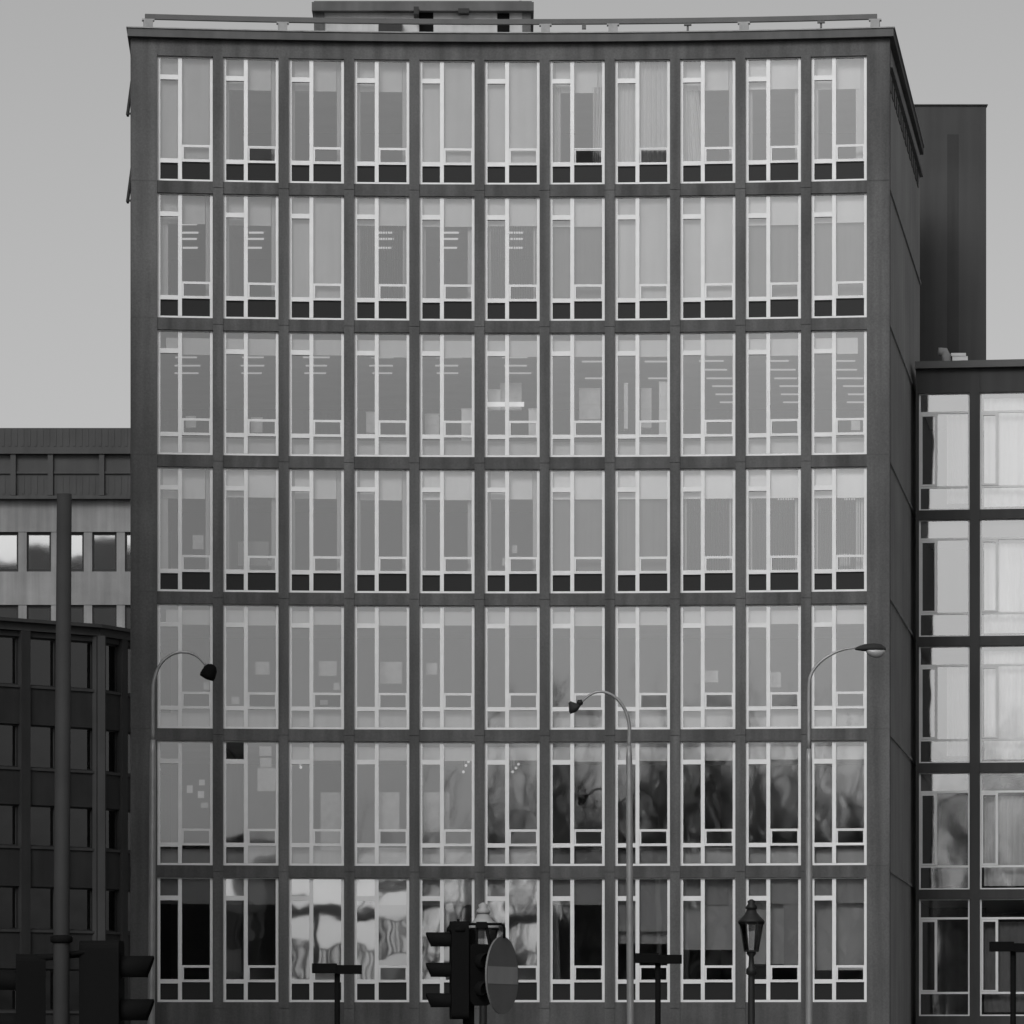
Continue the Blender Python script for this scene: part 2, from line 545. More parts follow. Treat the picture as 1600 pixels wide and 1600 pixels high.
PANEL_ROWS = (0, 1, 3, 6)
full = {(0, 0), (0, 4), (0, 5), (1, 2), (1, 7), (1, 8)}
inset = {(0, 1), (0, 2), (0, 3), (0, 6), (0, 8), (0, 10), (1, 0), (1, 1), (3, 0), (3, 2), (3, 3), (3, 5), (6, 8)}
slatted = {(1, 6), (1, 9), (1, 10), (3, 6), (3, 7), (3, 8), (3, 9), (3, 10), (1, 5), (1, 3)}
for r in range(NR):
    for b in range(NB):
        x = (b - 5) * PITCH
        Wm = fmat(x, BOT[r])
        w = link('window', FRAME, bld, Wm)
        vent_open = (r, b) in ((5, 1), )
        link('pane', pane_mesh(r not in PANEL_ROWS, vent_open, 0.0035, 'groundglass' if r == 6 else 'wavyglass' if r >= 4 else 'glass'), w, Wm)
        ang = {(0, 6): 15, (0, 7): 14, (0, 1): 6, (5, 10): 4, (5, 6): 5}.get((r, b), 0)
        hh = ZH0 + .03 - (ZS1 - .028)
        Hm = Wm @ Matrix.Translation((0, FY0 + .022, ZS1 - .028 + hh)) @ Matrix.Rotation(R(ang), 4, 'X') @ Matrix.Translation((0, 0, -hh))
        h = link('hopper_sash', HOP, w, Hm)
        link('hopper_pane', HOPG, w, Hm @ Matrix.Rotation(R(rng.uniform(-.5, .5)), 4, 'X'))
        if r in PANEL_ROWS:
            link('spandrel_panel', PANEL, w, Wm)
        else:
            q = MB()
            q.box(-WW / 2 + .02, WW / 2 - .02, .30, .33, .02, ZS0 - .03 + rng.uniform(-.03, .03))
            dark = r == 5 and b in (6, 7)
            build(q, 'inner_panel', M['slat' if dark else 'paper' if r == 5 and 2 < b < 6 else 'innerpanel'], w, Wm)
        hx = WW / 2 - .01
        if (r, b) in full:
            me = blind_mesh(-hx, hx, .24, ZS1 - .1, WH, 'screen')
            link('roller_blind', me, w, Wm)
        elif (r, b) == (0, 7):
            link('curtain', curtain_mesh(-hx, hx, .28, .3, WH, folds=12), w, Wm)
            link('roller_blind', blind_mesh(-hx, hx, .34, WH - .72, WH), w, Wm)
        else:
            drop = {0: .72, 1: .70, 2: .56, 3: .72, 4: .48, 5: .46, 6: .64}[r] + rng.uniform(-.02, .02)
            top = {2: .16, 4: .13, 5: .12}.get(r, 0.0)
            if not (r == 5 and b in (0, 1)) and (r, b) != (6, 7):
                xa, xb = (-.52, .50) if (r, b) in inset else (-hx, hx)
                if b == 0 and r in (2, 4): xa = -.45
                if (r, b) == (2, 10): xb = .45
                link('roller_blind', blind_mesh(xa, xb, .24 if (r, b) not in inset else .36, WH - drop, WH - top, 'brightblind' if r == 3 else 'blind'), w, Wm)
            if (r, b) in slatted:
                link('vertical_blind', slats_mesh(-hx, hx, .33, .3, WH - .65 if r == 3 else WH - .2, ang=83 if b in (3, 5) or (r == 3 and b > 7) else 28), w, Wm)
        if (r, b) in ((0, 6),):
            link('curtain', curtain_mesh(.38, .62, .34, .4, WH - .6, folds=3, skew=-.12), w, Wm)
            link('curtain', curtain_mesh(-.62, -.40, .34, .4, WH - .6, folds=3), w, Wm)
        if (r, b) in ((0, 8),):
            link('curtain', curtain_mesh(-.62, -.25, .38, .4, WH - .6, folds=5, skew=.25), w, Wm)
        if (r, b) == (6, 7):
            link('roller_blind', blind_mesh(-hx, hx, .24, WH - 1.3, WH), w, Wm)
        if (r, b) == (6, 9):
            link('roller_blind', blind_mesh(.25, hx, .26, ZS1 + .3, WH - .0), w, Wm)
        if r == 6 and b in (7, 8, 9, 10):
            link('roller_blind', blind_mesh(-hx, hx, .40, WH - (1.6, 1.75, 2.1, 2.25)[b - 7], WH, 'brightblind'), w, Wm)
        if (r, b) == (6, 6):
            link('curtain', curtain_mesh(-.60, -.50, .30, .4, WH, folds=1, n=16, skew=.10), w, Wm)

# ceiling lights (lit)
def lights(r, bays, ys, ln, wd, key, shift=0.0, skew=0.0):
    for b in bays:
        for j, y in enumerate(ys):
            x = (b - 5) * PITCH * (y / 112.4) + shift + skew * j * (1 if b >= 5 else -.6)
            l2 = ln * rng.uniform(.42, .56); x += rng.uniform(-.03, .03)
            s = MB(); s.box(x - l2, x + l2, y - wd / 2, y + wd / 2, TOP[r] - .035, TOP[r] - .004)
            build(s, 'ceiling_light', M[key], bld)
lights(1, (0, 1, 3, 4, 5), (116.3, 117.5, 118.4, 119.7), .38, .09, 'light', .10)
lights(2, range(0, 6), (115.2, 116.5, 117.9, 119.2), .60, .05, 'dimlight', .05, .03)
lights(2, (6, 7), (115.8, 117.2, 120.1), .62, .06, 'dimlight', .25, .12)
lights(2, (8, 9, 10), (115.8, 117.1, 118.6, 120.1, 121.5, 123.0, 124.5), .64, .06, 'dimlight', .02, .10)
lights(3, (3,), (115.4, 116.3), .30, .09, 'dimlight', .12)
lights(3, (4,), (115.4, 116.3, 117.1, 118.0), .32, .09, 'dimlight', .12)
lights(3, (9, 10), (115.6, 116.6, 117.6, 118.6), .45, .05, 'dimlight', .0, .12)
lights(4, (0, 1, 2, 3, 8, 9), (115.3, 116.3), .60, .05, 'faintlight', .12)
for (b, pxs) in ((4, ((724, 1206), (728, 1196), (732, 1190))), (5, ((801, 1206), (806, 1200), (810, 1194))), (2, ((469, 1194), (470, 1199)))):
    for (px, py) in pxs:
        Yd = fy((b - 5) * PITCH) + 2.5
        s = MB(); zc = Z(py, Yd); s.lathe([(.01, -.035), (.03, -.02), (.035, 0), (.03, .02), (.01, .035)], (X(px, Yd), Yd, zc), 10)
        p = build(s, 'pendant_lamp', M['light'], bld)
        s = MB(); s.tube([(X(px, Yd), Yd, zc + .035), (X(px, Yd), Yd, TOP[5])], .004, 5); build(s, 'cord', M['darkmetal'], p)
# rooftop: lift house, gondola rail
pt = thing('rooftop_hut', 'pale flat-roofed plant room with dark openings standing on the roof', 'roof hut', (X(660, 120), 120, 26.5))
hx0, hx1 = X(492, 120), X(828, 120)
z0, z1 = 26.50, Z(20, 120)
s = MB(); s.box(hx0, hx1, 120, 124, z0, z1); build(s, 'wall', M['penthouse'], pt)
s = MB(); s.box(hx0 - .07, hx1 + .1, 119.75, 124.2, z1 + .002, Z(3, 119.75)); s.box(hx0 - .02, hx1 + .05, 119.86, 124.1, Z(3, 119.75) + .002, Z(0, 119.75)); build(s, 'roof', M['cornice'], pt)
s = MB(); s.box(hx0 - .02, X(507, 120), 119.93, 119.998, z0, z1 - .003); build(s, 'corner_post', M['stone'], pt)
s = MB(); s.box(X(816, 120), hx1 + .02, 119.93, 119.998, z0, z1 - .003); build(s, 'corner_post', M['stone'], pt)
for (a, b, t) in ((655, 677, 18), (777, 796, 21)):
    s = MB(); s.box(X(a, 120), X(b, 120), 119.975, 119.999, z0, Z(t, 120)); build(s, 'door', M['black'], pt)
s = MB(); s.box(X(592, 120), X(628, 120), 119.6, 119.99, z0, Z(36, 120)); build(s, 'vent_box', M['darkmetal'], pt)
s = MB(); s.box(X(647, 120), X(655, 120), 119.5, 119.99, Z(28, 120), Z(17, 120)); s.box(X(716, 120), X(733, 120), 119.7, 119.99, Z(24, 120), Z(17, 120)); build(s, 'wall_bracket', M['darkmetal'], pt)
s = MB(); s.tube([(X(813, 120), 121, Z(2, 120)), (X(813, 120), 121, Z(-12, 120))], .05, 8); build(s, 'flue', M['darkmetal'], pt)

RZ = 26.90
rl = thing('roof_rail', 'dark horizontal rail on short posts running along the roof edge', 'rail', (0, fy(0) + .5, 26.5))
s = MB(); s.strip(curve(.45, X(231, 112.6), X(1366, 112.6), 30), curve(.57, X(231, 112.6), X(1366, 112.6), 30), RZ - .06, RZ + .06)
build(s, 'rail_beam', M['rail'], rl)
for px in (237, 444, 852, 957, 1160, 1362):
    x = X(px, 112.8)
    s = MB(); s.box(-.11, .11, .40, .66, 0, .30); s.box(-.15, .15, .44, .62, .302, .338)
    build(s, 'post', M['block'], rl, fmat(x, 26.502))
for px in (1073, 1279):
    x = X(px, 112.8)
    s = MB(); s.tube([(0, .51, 0), (0, .51, .28)], .025, 8); s.box(-.09, .09, .46, .56, .28, .338)
    build(s, 'thin_post', M['rail'], rl, fmat(x, 26.502))
x = X(912, 112.8); s = MB(); s.box(-.05, .05, .46, .56, .22, .336); build(s, 'rail_clamp', M['rail'], rl, fmat(x, 26.502))

# things seen inside the windows
def inside(name, r, b, px0, px1, py0, py1, depth, key, label, cat, group=None, th=.3, deco=None):
    x = (b - 5) * PITCH
    Yd = fy(x) + .42 + (depth - .5) * .35
    a, c = X(px0, Yd), X(px1, Yd)
    zb, zt = Z(py1, Yd), Z(py0, Yd)
    s = MB()
    if th > .1:
        s.box(a, c, Yd, Yd + th, zb, zt)
        n = max(2, int((zt - zb) / .32))
        for k in range(1, n):
            zz = zb + (zt - zb) * k / n
            s.box(a + .02, c - .02, Yd - .012, Yd - .001, zz - .015, zz + .015)
        s.box(a - .01, c + .01, Yd - .015, Yd + th + .01, zt + .001, zt + .025)
    else:
        s.box(a, c, Yd, Yd + th, zb, zt)
        s.box(a + .02, a + .05, Yd - .002, Yd - .0005, zt - .04, zt - .015)
    return tag(build(s, name, M[key]), label, cat, group)
def paper(r, b, px0, px1, py0, py1, key, label):
    x = (b - 5) * PITCH
    Wm = fmat(x, BOT[r])
    Yg = fy(x) + .14
    s = MB()
    a, c = X(px0, Yg) - x, X(px1, Yg) - x
    zb, zt = Z(py1, Yg) - BOT[r], Z(py0, Yg) - BOT[r]
    s.box(a, c, .136, .138, zb, zt)
    tag(build(s, 'paper_notice', M[key], None, Wm), label, 'notice', 'paper notices stuck inside the second-floor panes')
paper(5, 0, 293, 302, 1227, 1239, 'paper', 'white paper notice stuck in the pane, left of the other small notices')
paper(5, 0, 312, 321, 1218, 1227, 'paper', 'small white notice stuck highest in the leftmost lower window')
paper(5, 0, 310, 320, 1236, 1247, 'paper', 'square white notice between the highest and the lowest small notices')
paper(5, 0, 315, 326, 1254, 1262, 'greypaper', 'grey patterned notice stuck lowest in the leftmost lower window')
paper(5, 1, 406, 425, 1166, 1181, 'greypaper', 'pale card at the top of the three-sheet column in the window with an open vent')
paper(5, 1, 407, 425, 1184, 1199, 'greypaper', 'middle pale card of the three-sheet column in the window with an open vent')
paper(5, 1, 403, 432, 1200, 1236, 'greypaper', 'largest and lowest pale sheet in the window with an open vent')
inside('wall_shelf', 2, 5, 763, 782, 610, 640, 2.2, 'paper', 'white wall unit at the left inside the bright third-row window', 'shelf', th=.25)
inside('wall_shelf', 2, 5, 781, 815, 600, 640, 2.6, 'greypaper', 'grey board above the glowing ledge inside the bright third-row window', 'shelf', th=.25)
inside('glowing_ledge', 2, 5, 758, 819, 628, 635, 1.2, 'light', 'bright ledge given an added glow, crossing the third-row window in the middle of the facade', 'lamp', th=.09)  # ledge given emission to look brighter, not a lamp
inside('filing_cabinet', 2, 5, 826, 841, 640, 682, 1.0, 'paper', 'white cabinet at the right foot of the bright third-row window', 'cabinet')
inside('filing_cabinet', 2, 4, 721, 741, 640, 708, 1.2, 'paper', 'tall white cabinet standing at the right of the fifth window in the third row', 'cabinet')
inside('filing_cabinet', 2, 4, 664, 686, 648, 680, 1.4, 'greypaper', 'grey cabinet low at the left of the fifth window in the third row', 'cabinet')
inside('filing_cabinet', 2, 3, 572, 590, 645, 676, 1.4, 'greypaper', 'grey cabinet low at the left of the fourth window in the third row', 'cabinet')
inside('filing_cabinet', 2, 6, 905, 938, 608, 655, 2.4, 'greypaper', 'wide grey cabinet inside the seventh window of the third row', 'cabinet')
inside('filing_cabinet', 2, 7, 1002, 1018, 608, 668, 1.6, 'greypaper', 'narrow pale cabinet in the middle of the eighth window of the third row', 'cabinet')
inside('filing_cabinet', 2, 7, 1030, 1043, 598, 680, 1.3, 'paper', 'tall white cabinet at the right edge of the eighth window of the third row', 'cabinet')
inside('filing_cabinet', 2, 7, 975, 981, 600, 670, 1.3, 'paper', 'slim white upright cabinet at the left of the eighth window of the third row', 'cabinet')
inside('desk_screen', 4, 1, 399, 421, 1034, 1054, 1.6, 'greypaper', 'pale desk screen in the second window of the fifth row', 'screen', 'pale desk screens', .08)
inside('desk_screen', 4, 2, 498, 526, 1033, 1056, 1.6, 'greypaper', 'pale desk screen in the third window of the fifth row', 'screen', 'pale desk screens', .08)
inside('desk_screen', 4, 3, 594, 628, 1034, 1068, 1.6, 'greypaper', 'large pale desk screen in the fourth window of the fifth row', 'screen', 'pale desk screens', .08)
inside('desk_screen', 4, 4, 666, 683, 1036, 1054, 1.6, 'greypaper', 'small pale desk screen in the fifth window of the fifth row', 'screen', 'pale desk screens', .08)
inside('desk_screen', 4, 8, 1100, 1122, 1048, 1066, 1.6, 'greypaper', 'pale desk screen in the ninth window of the fifth row', 'screen', 'pale desk screens', .08)
inside('desk_screen', 4, 9, 1201, 1220, 1050, 1074, 1.6, 'greypaper', 'pale desk screen in the tenth window of the fifth row', 'screen', 'pale desk screens', .08)
inside('desk_screen', 3, 0, 301, 318, 836, 858, .7, 'greypaper', 'pale notched box on the sill of the leftmost fourth-row window', 'box', None, .08)
inside('desk_partition', 5, 2, 501, 536, 1238, 1340, 1.0, 'greypaper', 'tall grey desk partition in the third window of the second row from the bottom', 'partition', 'grey desk partitions', .06)
inside('desk_partition', 5, 3, 590, 624, 1238, 1300, 1.0, 'greypaper', 'grey desk partition in the fourth window of the second row from the bottom', 'partition', 'grey desk partitions', .06)
inside('desk_partition', 5, 4, 662, 702, 1238, 1300, 1.0, 'greypaper', 'wide grey desk partition in the fifth window of the second row from the bottom', 'partition', 'grey desk partitions', .06)

for (r, b, x0, x1, y0, y1, d, k, lab) in (
    (4, 2, 500, 512, 1094, 1101, .5, 'paper', 'white papers lying on the sill of the third window in the fifth row'),
    (4, 2, 521, 531, 1067, 1078, .6, 'greypaper', 'pale rounded bundle above the hopper of the third window in the fifth row'),
    (4, 0, 318, 327, 1066, 1077, .6, 'greypaper', 'pale bundle below the street lamp head in the leftmost fifth-row window'),
    (4, 1, 362, 374, 1089, 1100, .6, 'greypaper', 'pale stack at the foot of the casement in the second window of the fifth row'),
    (3, 1, 419, 431, 876, 885, .5, 'greypaper', 'pale papers behind the hopper of the second window in the fourth row'),
    (3, 5, 800, 808, 852, 864, .6, 'greypaper', 'pale pot above the hopper of the sixth window in the fourth row'),
    (3, 5, 785, 795, 872, 884, .5, 'greypaper', 'small pale stack on the sill of the sixth window in the fourth row'),
    (3, 1, 372, 420, 846, 884, 1.2, 'slat', 'dark desk with papers inside the second window of the fourth row'),
    (3, 10, 1312, 1330, 865, 884, .6, 'greypaper', 'pale box behind the hopper of the rightmost fourth-row window'),
    (2, 10, 1330, 1344, 655, 672, 1.0, 'greypaper', 'grey box behind the hopper of the rightmost third-row window'),
    (2, 0, 290, 306, 650, 668, 1.0, 'greypaper', 'grey box behind the hopper of the leftmost third-row window'),
    (2, 1, 392, 410, 652, 676, 1.0, 'greypaper', 'grey box behind the hopper of the second third-row window')):
    inside('desk_clutter', r, b, x0, x1, y0, y1, d, k, lab, 'clutter', None, .09)

# ------------------------------------------------------------------ dark tower behind
YT = 129.0
tw = thing('service_tower', 'tall dark windowless concrete tower rising behind the right end of the building', 'tower', (X(1490, YT), YT, 0))
xa, xb, n0, n1 = X(1425, YT), X(1541, YT), X(1480, YT), X(1498, YT)
zt, zn = Z(165, YT), Z(210, YT)
s = MB(); s.box(xa, xb, YT, YT + 5, 0, zt)
build(s, 'wall', M['tower'], tw)
s = MB(); s.box(n0, n1, YT - .004, YT - .001, 0, zn); build(s, 'groove_shade', M['strip'], tw)  # groove shade painted as a darker flush strip
s = MB(); s.box(xa - .04, xb + .04, YT - .05, YT + 5.05, zt + .001, zt + .03); build(s, 'coping', M['tower'], tw)

# ------------------------------------------------------------------ building on the right
YR2 = 122.0
SC = YR2 / FPX
AR = R(-8)
ox = X(1431, YR2)
RM = Matrix.Translation((ox, YR2, 0)) @ Matrix.Rotation(AR, 4, 'Z')
rb = thing('office_building', 'lower dark-framed office building with big panes adjoining the right side wall', 'office building', (ox, YR2, 0), rz=AR)
def rbuild(mb, name, m, parent=None): return build(mb, name, m, parent or rb, RM)
rt = [Z(615 + 197.5 * i, YR2) for i in range(5)]
rbm = [t - 182.5 * SC for t in rt]
bw2, bp2, nb2 = 1.335, 1.60, 5
LEN = 0.08 + nb2 * bp2
zroof = Z(577, YR2)
for i in range(6):
    z1 = rbm[i - 1] if i else zroof
    z0 = rt[i] if i < 5 else 0
    s = MB(); s.box(0, LEN, 0.0, .35, z0, z1); rbuild(s, 'floor_band', M['tower'])
for k in range(nb2 + 1):
    s = MB()
    xk = 0.08 + k * bp2 - (bp2 - bw2)
    s.box(max(xk, 0), xk + bp2 - bw2, -.05, .345, 0, zroof - .25); rbuild(s, 'pier', M['tower'])
s = MB(); s.box(-.02, LEN + .1, -.16, 12, zroof + .001, Z(566, YR2)); rbuild(s, 'roof', M['rail'])
for (xa_, xb_, ya_, yb_) in ((LEN - .3, LEN, .36, 12), (0.3, LEN - .31, 11.7, 12)):
    s = MB(); s.box(xa_, xb_, ya_, yb_, 0, zroof); rbuild(s, 'wall', M['tower'])
for i in range(6):
    z1 = rbm[i - 1] if i else zroof - .003
    z0 = rt[i] if i < 5 else .5
    s = MB(); s.box(0.02, LEN - .31, .36, 11.69, z0, z1 - .002); rbuild(s, 'floor_slab', M['carpet'])
H2 = rt[0] - rbm[0]
def rframe():
    s = MB(); a, b = 0, bw2
    f0, f1 = .08, .15
    s.box(a, a + .045, f0, f1, 0, H2); s.box(b - .045, b, f0, f1, 0, H2)
    s.box(a + .045, b - .045, f0 + .003, f1, 0, .035); s.box(a + .045, b - .045, f0 + .003, f1, H2 - .03, H2)
    s.box(a + .045, b - .045, f0 - .003, f1, .58, .635); s.box(a + .045, b - .045, f0 - .003, f1, H2 - .535, H2 - .48)
    return s.mesh('window', M['white'])
def rsash():
    s = MB(); f0, f1 = .06, .14
    z0, z1 = .64, H2 - .54
    s.box(.05, .09, f0, f1, z0, z1); s.box(.41, .48, f0, f1, z0, z1)
    s.box(.09, .41, f0 + .003, f1, z0, z0 + .045); s.box(.09, .41, f0 + .003, f1, z1 - .06, z1)
    return s.mesh('casement', M['white'])
RF, RS = rframe(), rsash()
def rpane():
    s = MB(); y = .115
    for (a, b, c, d) in ((.04, bw2 - .04, .03, .585), (.085, .415, .68, H2 - .595), (.47, bw2 - .04, .63, H2 - .53), (.04, bw2 - .04, H2 - .485, H2 - .025)):
        t1, t2 = rng.gauss(0, .003), rng.gauss(0, .003)
        s.add([(u, y + (u - (a + b) / 2) * t1 + (w - (c + d) / 2) * t2, w) for u, w in ((a, c), (b, c), (b, d), (a, d))], [(0, 1, 2, 3)])
    return s.mesh('pane', M['glass2'])
for i in range(5):
    for k in range(nb2):
        Wm = RM @ Matrix.Translation((.08 + k * bp2, 0, rbm[i]))
        w = link('window', RF, rb, Wm)
        link('casement', RS, w, Wm)
        link('pane', rpane(), w, Wm)
        if i < 4 and k >= 1:
            top = H2 - (.62 if i in (1, 3) else .12)
            link('curtain', curtain_mesh(.10, bw2 - .06, .34, .1, top, folds=5 + i, amp=.02, mt='brightcurtain'), w, Wm)
        if i in (1, 3):
            q = MB(); q.box(.03, bw2 - .03, .22, .24, H2 - .48, H2 - .02)
            build(q, 'transom_panel', M['midwall'], w, Wm)
        if i == 4 and k >= 1:
            link('curtain', curtain_mesh(.10, bw2 - .06, .34, .1, H2 - .6, folds=7, amp=.02, mt='slat'), w, Wm)
        if k == 0 and i in (0, 2):
            link('curtain', curtain_mesh(.72, bw2 - .05, .36, .2, H2 - .55, folds=4, amp=.02, mt='curtain'), w, Wm)
# clutter on its roof
rv = thing('roof_vent', 'pale curved vent cowl beside a white box on the low right roof', 'roof vent', (X(1480, 124), 124, Z(566, YR2)))
zz = Z(566, YR2) + .004
s = MB(); s.tube([(X(1479, 123), 123, zz), (X(1479, 123), 123, zz + .26), (X(1475, 123), 123, zz + .42), (X(1466, 123), 123, zz + .43)], [.13, .13, .13, .11], 12); build(s, 'cowl', M['block'], rv)
s = MB(); s.box(X(1487, 123), X(1511, 123), 122.8, 123.3, zz, zz + .28); s.box(X(1485, 123), X(1508, 123), 122.78, 123.32, zz + .282, zz + .36); build(s, 'box', M['whitewall'], rv)
s = MB(); s.box(X(1516, 123), X(1576, 123), 123.1, 123.3, zz, zz + .12); s.box(X(1575.5, 123), X(1610, 123), 123.05, 123.35, zz, zz + .15); build(s, 'duct', M['block'], rv)

# ------------------------------------------------------------------ far building on the left (pale bands under dark cladding)
YA = 215.0
fb = thing('office_building', 'far office building with pale concrete bands below dark ribbed cladding', 'office building', (X(60, YA), YA, 0))
ax0, ax1 = X(-160, YA), X(330, YA)
s = MB()
zc0, zc1, zcm = Z(776, YA), Z(671, YA), Z(711, YA)
s.box(ax0, ax1, YA - .5, YA + 14, zcm, zc1)
x = ax0 + .1
while x < ax1 - .3:
    s.box(x, x + .13, YA - .525, YA - .5, zcm + .35, zc1 - .05); x += .30
build(s, 'cladding', M['clad'], fb)
s = MB()
s.box(ax0, ax1, YA - .2, YA + 14, zc0, zcm - .002)
x = ax0 + .1
while x < ax1 - .3:
    s.box(x, x + .12, YA - .225, YA - .2, zc0 + .1, zc0 + .95); x += .30
for px in (-60, 22, 80, 160, 240):
    s.box(X(px - 4, YA), X(px + 4, YA), YA - .42, YA - .2, zc0 + .02, zcm - .01)
s.box(ax0, ax1, YA - .3, YA - .2, zcm - .9, zcm - .8)
build(s, 'cladding', M['clad'], fb)
s = MB(); s.box(ax0, ax1, YA - .45, YA + 14, zc0 - .15, zc0 - .002); build(s, 'ledge', M['tower'], fb)
bands = [(780, 831), (893, 945), (1008, 1060), (1123, 1175)]
wins = [(831, 893), (945, 1008), (1060, 1123)]
for (t, b) in bands:
    s = MB(); s.box(ax0, ax1, YA, YA + .4, Z(b, YA), Z(t, YA)); 
    build(s, 'concrete_band', M['pale'], fb)
s = MB(); s.box(ax0, ax1, YA + .1, YA + .4, 0, Z(1175, YA)); build(s, 'wall', M['pale'], fb)
s = MB(); s.box(ax0, ax0 + .4, YA + .41, YA + 14, 0, zc0 - .2); s.box(ax1 - .4, ax1, YA + .41, YA + 14, 0, zc0 - .2); s.box(ax0, ax1, YA + 13.6, YA + 14, 0, zc0 - .2); build(s, 'wall', M['pale'], fb)
for (t, b) in wins:
    zt_, zb_ = Z(t, YA), Z(b, YA)
    px = 35 - 51.2 * 3
    while px < 300:
        s = MB(); s.box(X(px - 6.5, YA), X(px + 6.5, YA), YA + .03, YA + .38, zb_ + .002, zt_ - .002)
        build(s, 'pier', M['pale'], fb)
        a, c = X(px + 6.5, YA), X(px + 51.2 - 6.5, YA)
        s = MB()
        y0, y1 = YA + .16, YA + .24
        s.box(a, a + .09, y0, y1, zb_, zt_); s.box(c - .09, c, y0, y1, zb_, zt_)
        s.box(a + .09, c - .09, y0 + .002, y1, zb_, zb_ + .14); s.box(a + .09, c - .09, y0 + .002, y1, zt_ - .14, zt_)
        w = build(s, 'window', M['darkmetal'], fb)
        s = MB(); t1, t2 = rng.gauss(0, .004), rng.gauss(0, .004)
        xm, zm = (a + c) / 2, (zb_ + zt_) / 2
        s.add([(u, YA + .2 + (u - xm) * t1 + (q - zm) * t2, q) for u, q in ((a + .08, zb_ + .13), (c - .08, zb_ + .13), (c - .08, zt_ - .13), (a + .08, zt_ - .13))], [(0, 1, 2, 3)])
        build(s, 'pane', M['mirror'], w)
        px += 51.2
s = MB(); s.box(ax0 + .41, ax1 - .41, YA + 1.5, YA + 1.7, 0, zc0 - .2); build(s, 'partition_wall', M['tower'], fb)

# ------------------------------------------------------------------ dark old building in front of it
YB = 190.0
cx = X(155, YB)
ob = thing('stone_building', 'dark stone office building with a corner pier and dark window rows', 'building', (cx, YB, 0))
ztop = Z(978, YB)
angL, angR = R(180 + 40), R(64)
def face(o, d, L, npier, label_first):
    """o: corner, d: direction along the face, outward normal is to the left of the viewer side"""
    d = Vector((math.cos(d), math.sin(d)))
    n = Vector((d.y, -d.x))
    if n.y > 0: n = -n
    def P(t, q): return (o[0] + d.x * t + n.x * q, o[1] + d.y * t + n.y * q)
    def bx(s, t0, t1, q0, q1, za, zb):
        pts = [P(t0, q0), P(t1, q0), P(t1, q1), P(t0, q1)]
        ar = sum(pts[i][0] * pts[(i + 1) % 4][1] - pts[(i + 1) % 4][0] * pts[i][1] for i in range(4))
        s.prism(pts if ar > 0 else pts[::-1], za, zb)
    sc = YB / FPX
    levels = [(1003, 1078), (1138, 1205), (1262, 1326), (1388, 1455), (1515, 1580)]
    za = ztop - .45
    for i, (t, b) in enumerate(levels):
        s = MB(); bx(s, .02, L, -.3, 0, Z(t, YB), za); build(s, 'wall', M['darkstone'], ob)
        za = Z(b, YB)
        s = MB(); bx(s, .05, L, -.08, .06, za - .1, za); build(s, 'sill', M['darktrim'], ob)
        za -= .102
    s = MB(); bx(s, .02, L, -.3, 0, 0, za); build(s, 'wall', M['darkstone'], ob)
    s = MB(); bx(s, -.1, L + .1, -.3, .12, ztop - .42, ztop - .1); build(s, 'fascia', M['darktrim'], ob)
    pw = L / npier
    for k in range(npier + 1):
        s = MB(); bx(s, max(k * pw - .22, .03), k * pw + .22, -.28, .14, 0, ztop - .43); build(s, 'pier', M['darkstone'], ob)
    for (t, b) in levels:
        for k in range(npier):
            zt_, zb_ = Z(t, YB), Z(b, YB)
            t0, t1 = k * pw + .23, (k + 1) * pw - .23
            s = MB()
            bx(s, t0, t0 + .07, -.24, -.14, zb_, zt_); bx(s, t1 - .07, t1, -.24, -.14, zb_, zt_)
            bx(s, t0 + .07, t1 - .07, -.24, -.145, zt_ - .07, zt_); bx(s, t0 + .07, t1 - .07, -.24, -.145, zb_, zb_ + .06)
            w = build(s, 'window', M['darkmetal'], ob)
            s = MB(); a, c = P(t0 + .06, -.19), P(t1 - .06, -.19)
            s.add([(a[0], a[1], zb_ + .05), (c[0], c[1], zb_ + .05), (c[0], c[1], zt_ - .06), (a[0], a[1], zt_ - .06)], [(0, 1, 2, 3)])
            build(s, 'pane', M['darkglass'], w)
    return P
PL = face((cx, YB), angL, 9.25, 5, '')
PR = face((cx, YB), angR, 9.25, 5, '')
a, b = PL(9.25, 0), PR(9.25, 0)
s = MB()
a1, b1, c1 = PL(9.4, .28), PR(9.4, .28), (cx + .15, YB - .35)
s.prism([a1, c1, b1, (b1[0] - 4, b1[1] + 6), (a1[0] - 2, a1[1] + 12)], ztop - .098, ztop + .04); build(s, 'roof', M['darktrim'], ob)
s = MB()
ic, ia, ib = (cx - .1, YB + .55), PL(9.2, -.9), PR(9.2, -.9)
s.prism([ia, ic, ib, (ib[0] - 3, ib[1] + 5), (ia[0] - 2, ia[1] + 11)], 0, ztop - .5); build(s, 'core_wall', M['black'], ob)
s = MB(); s.box(cx - .26, cx + .26, YB - .22, YB + .2, 0, ztop - .425); build(s, 'corner_pier', M['darktrim'], ob)

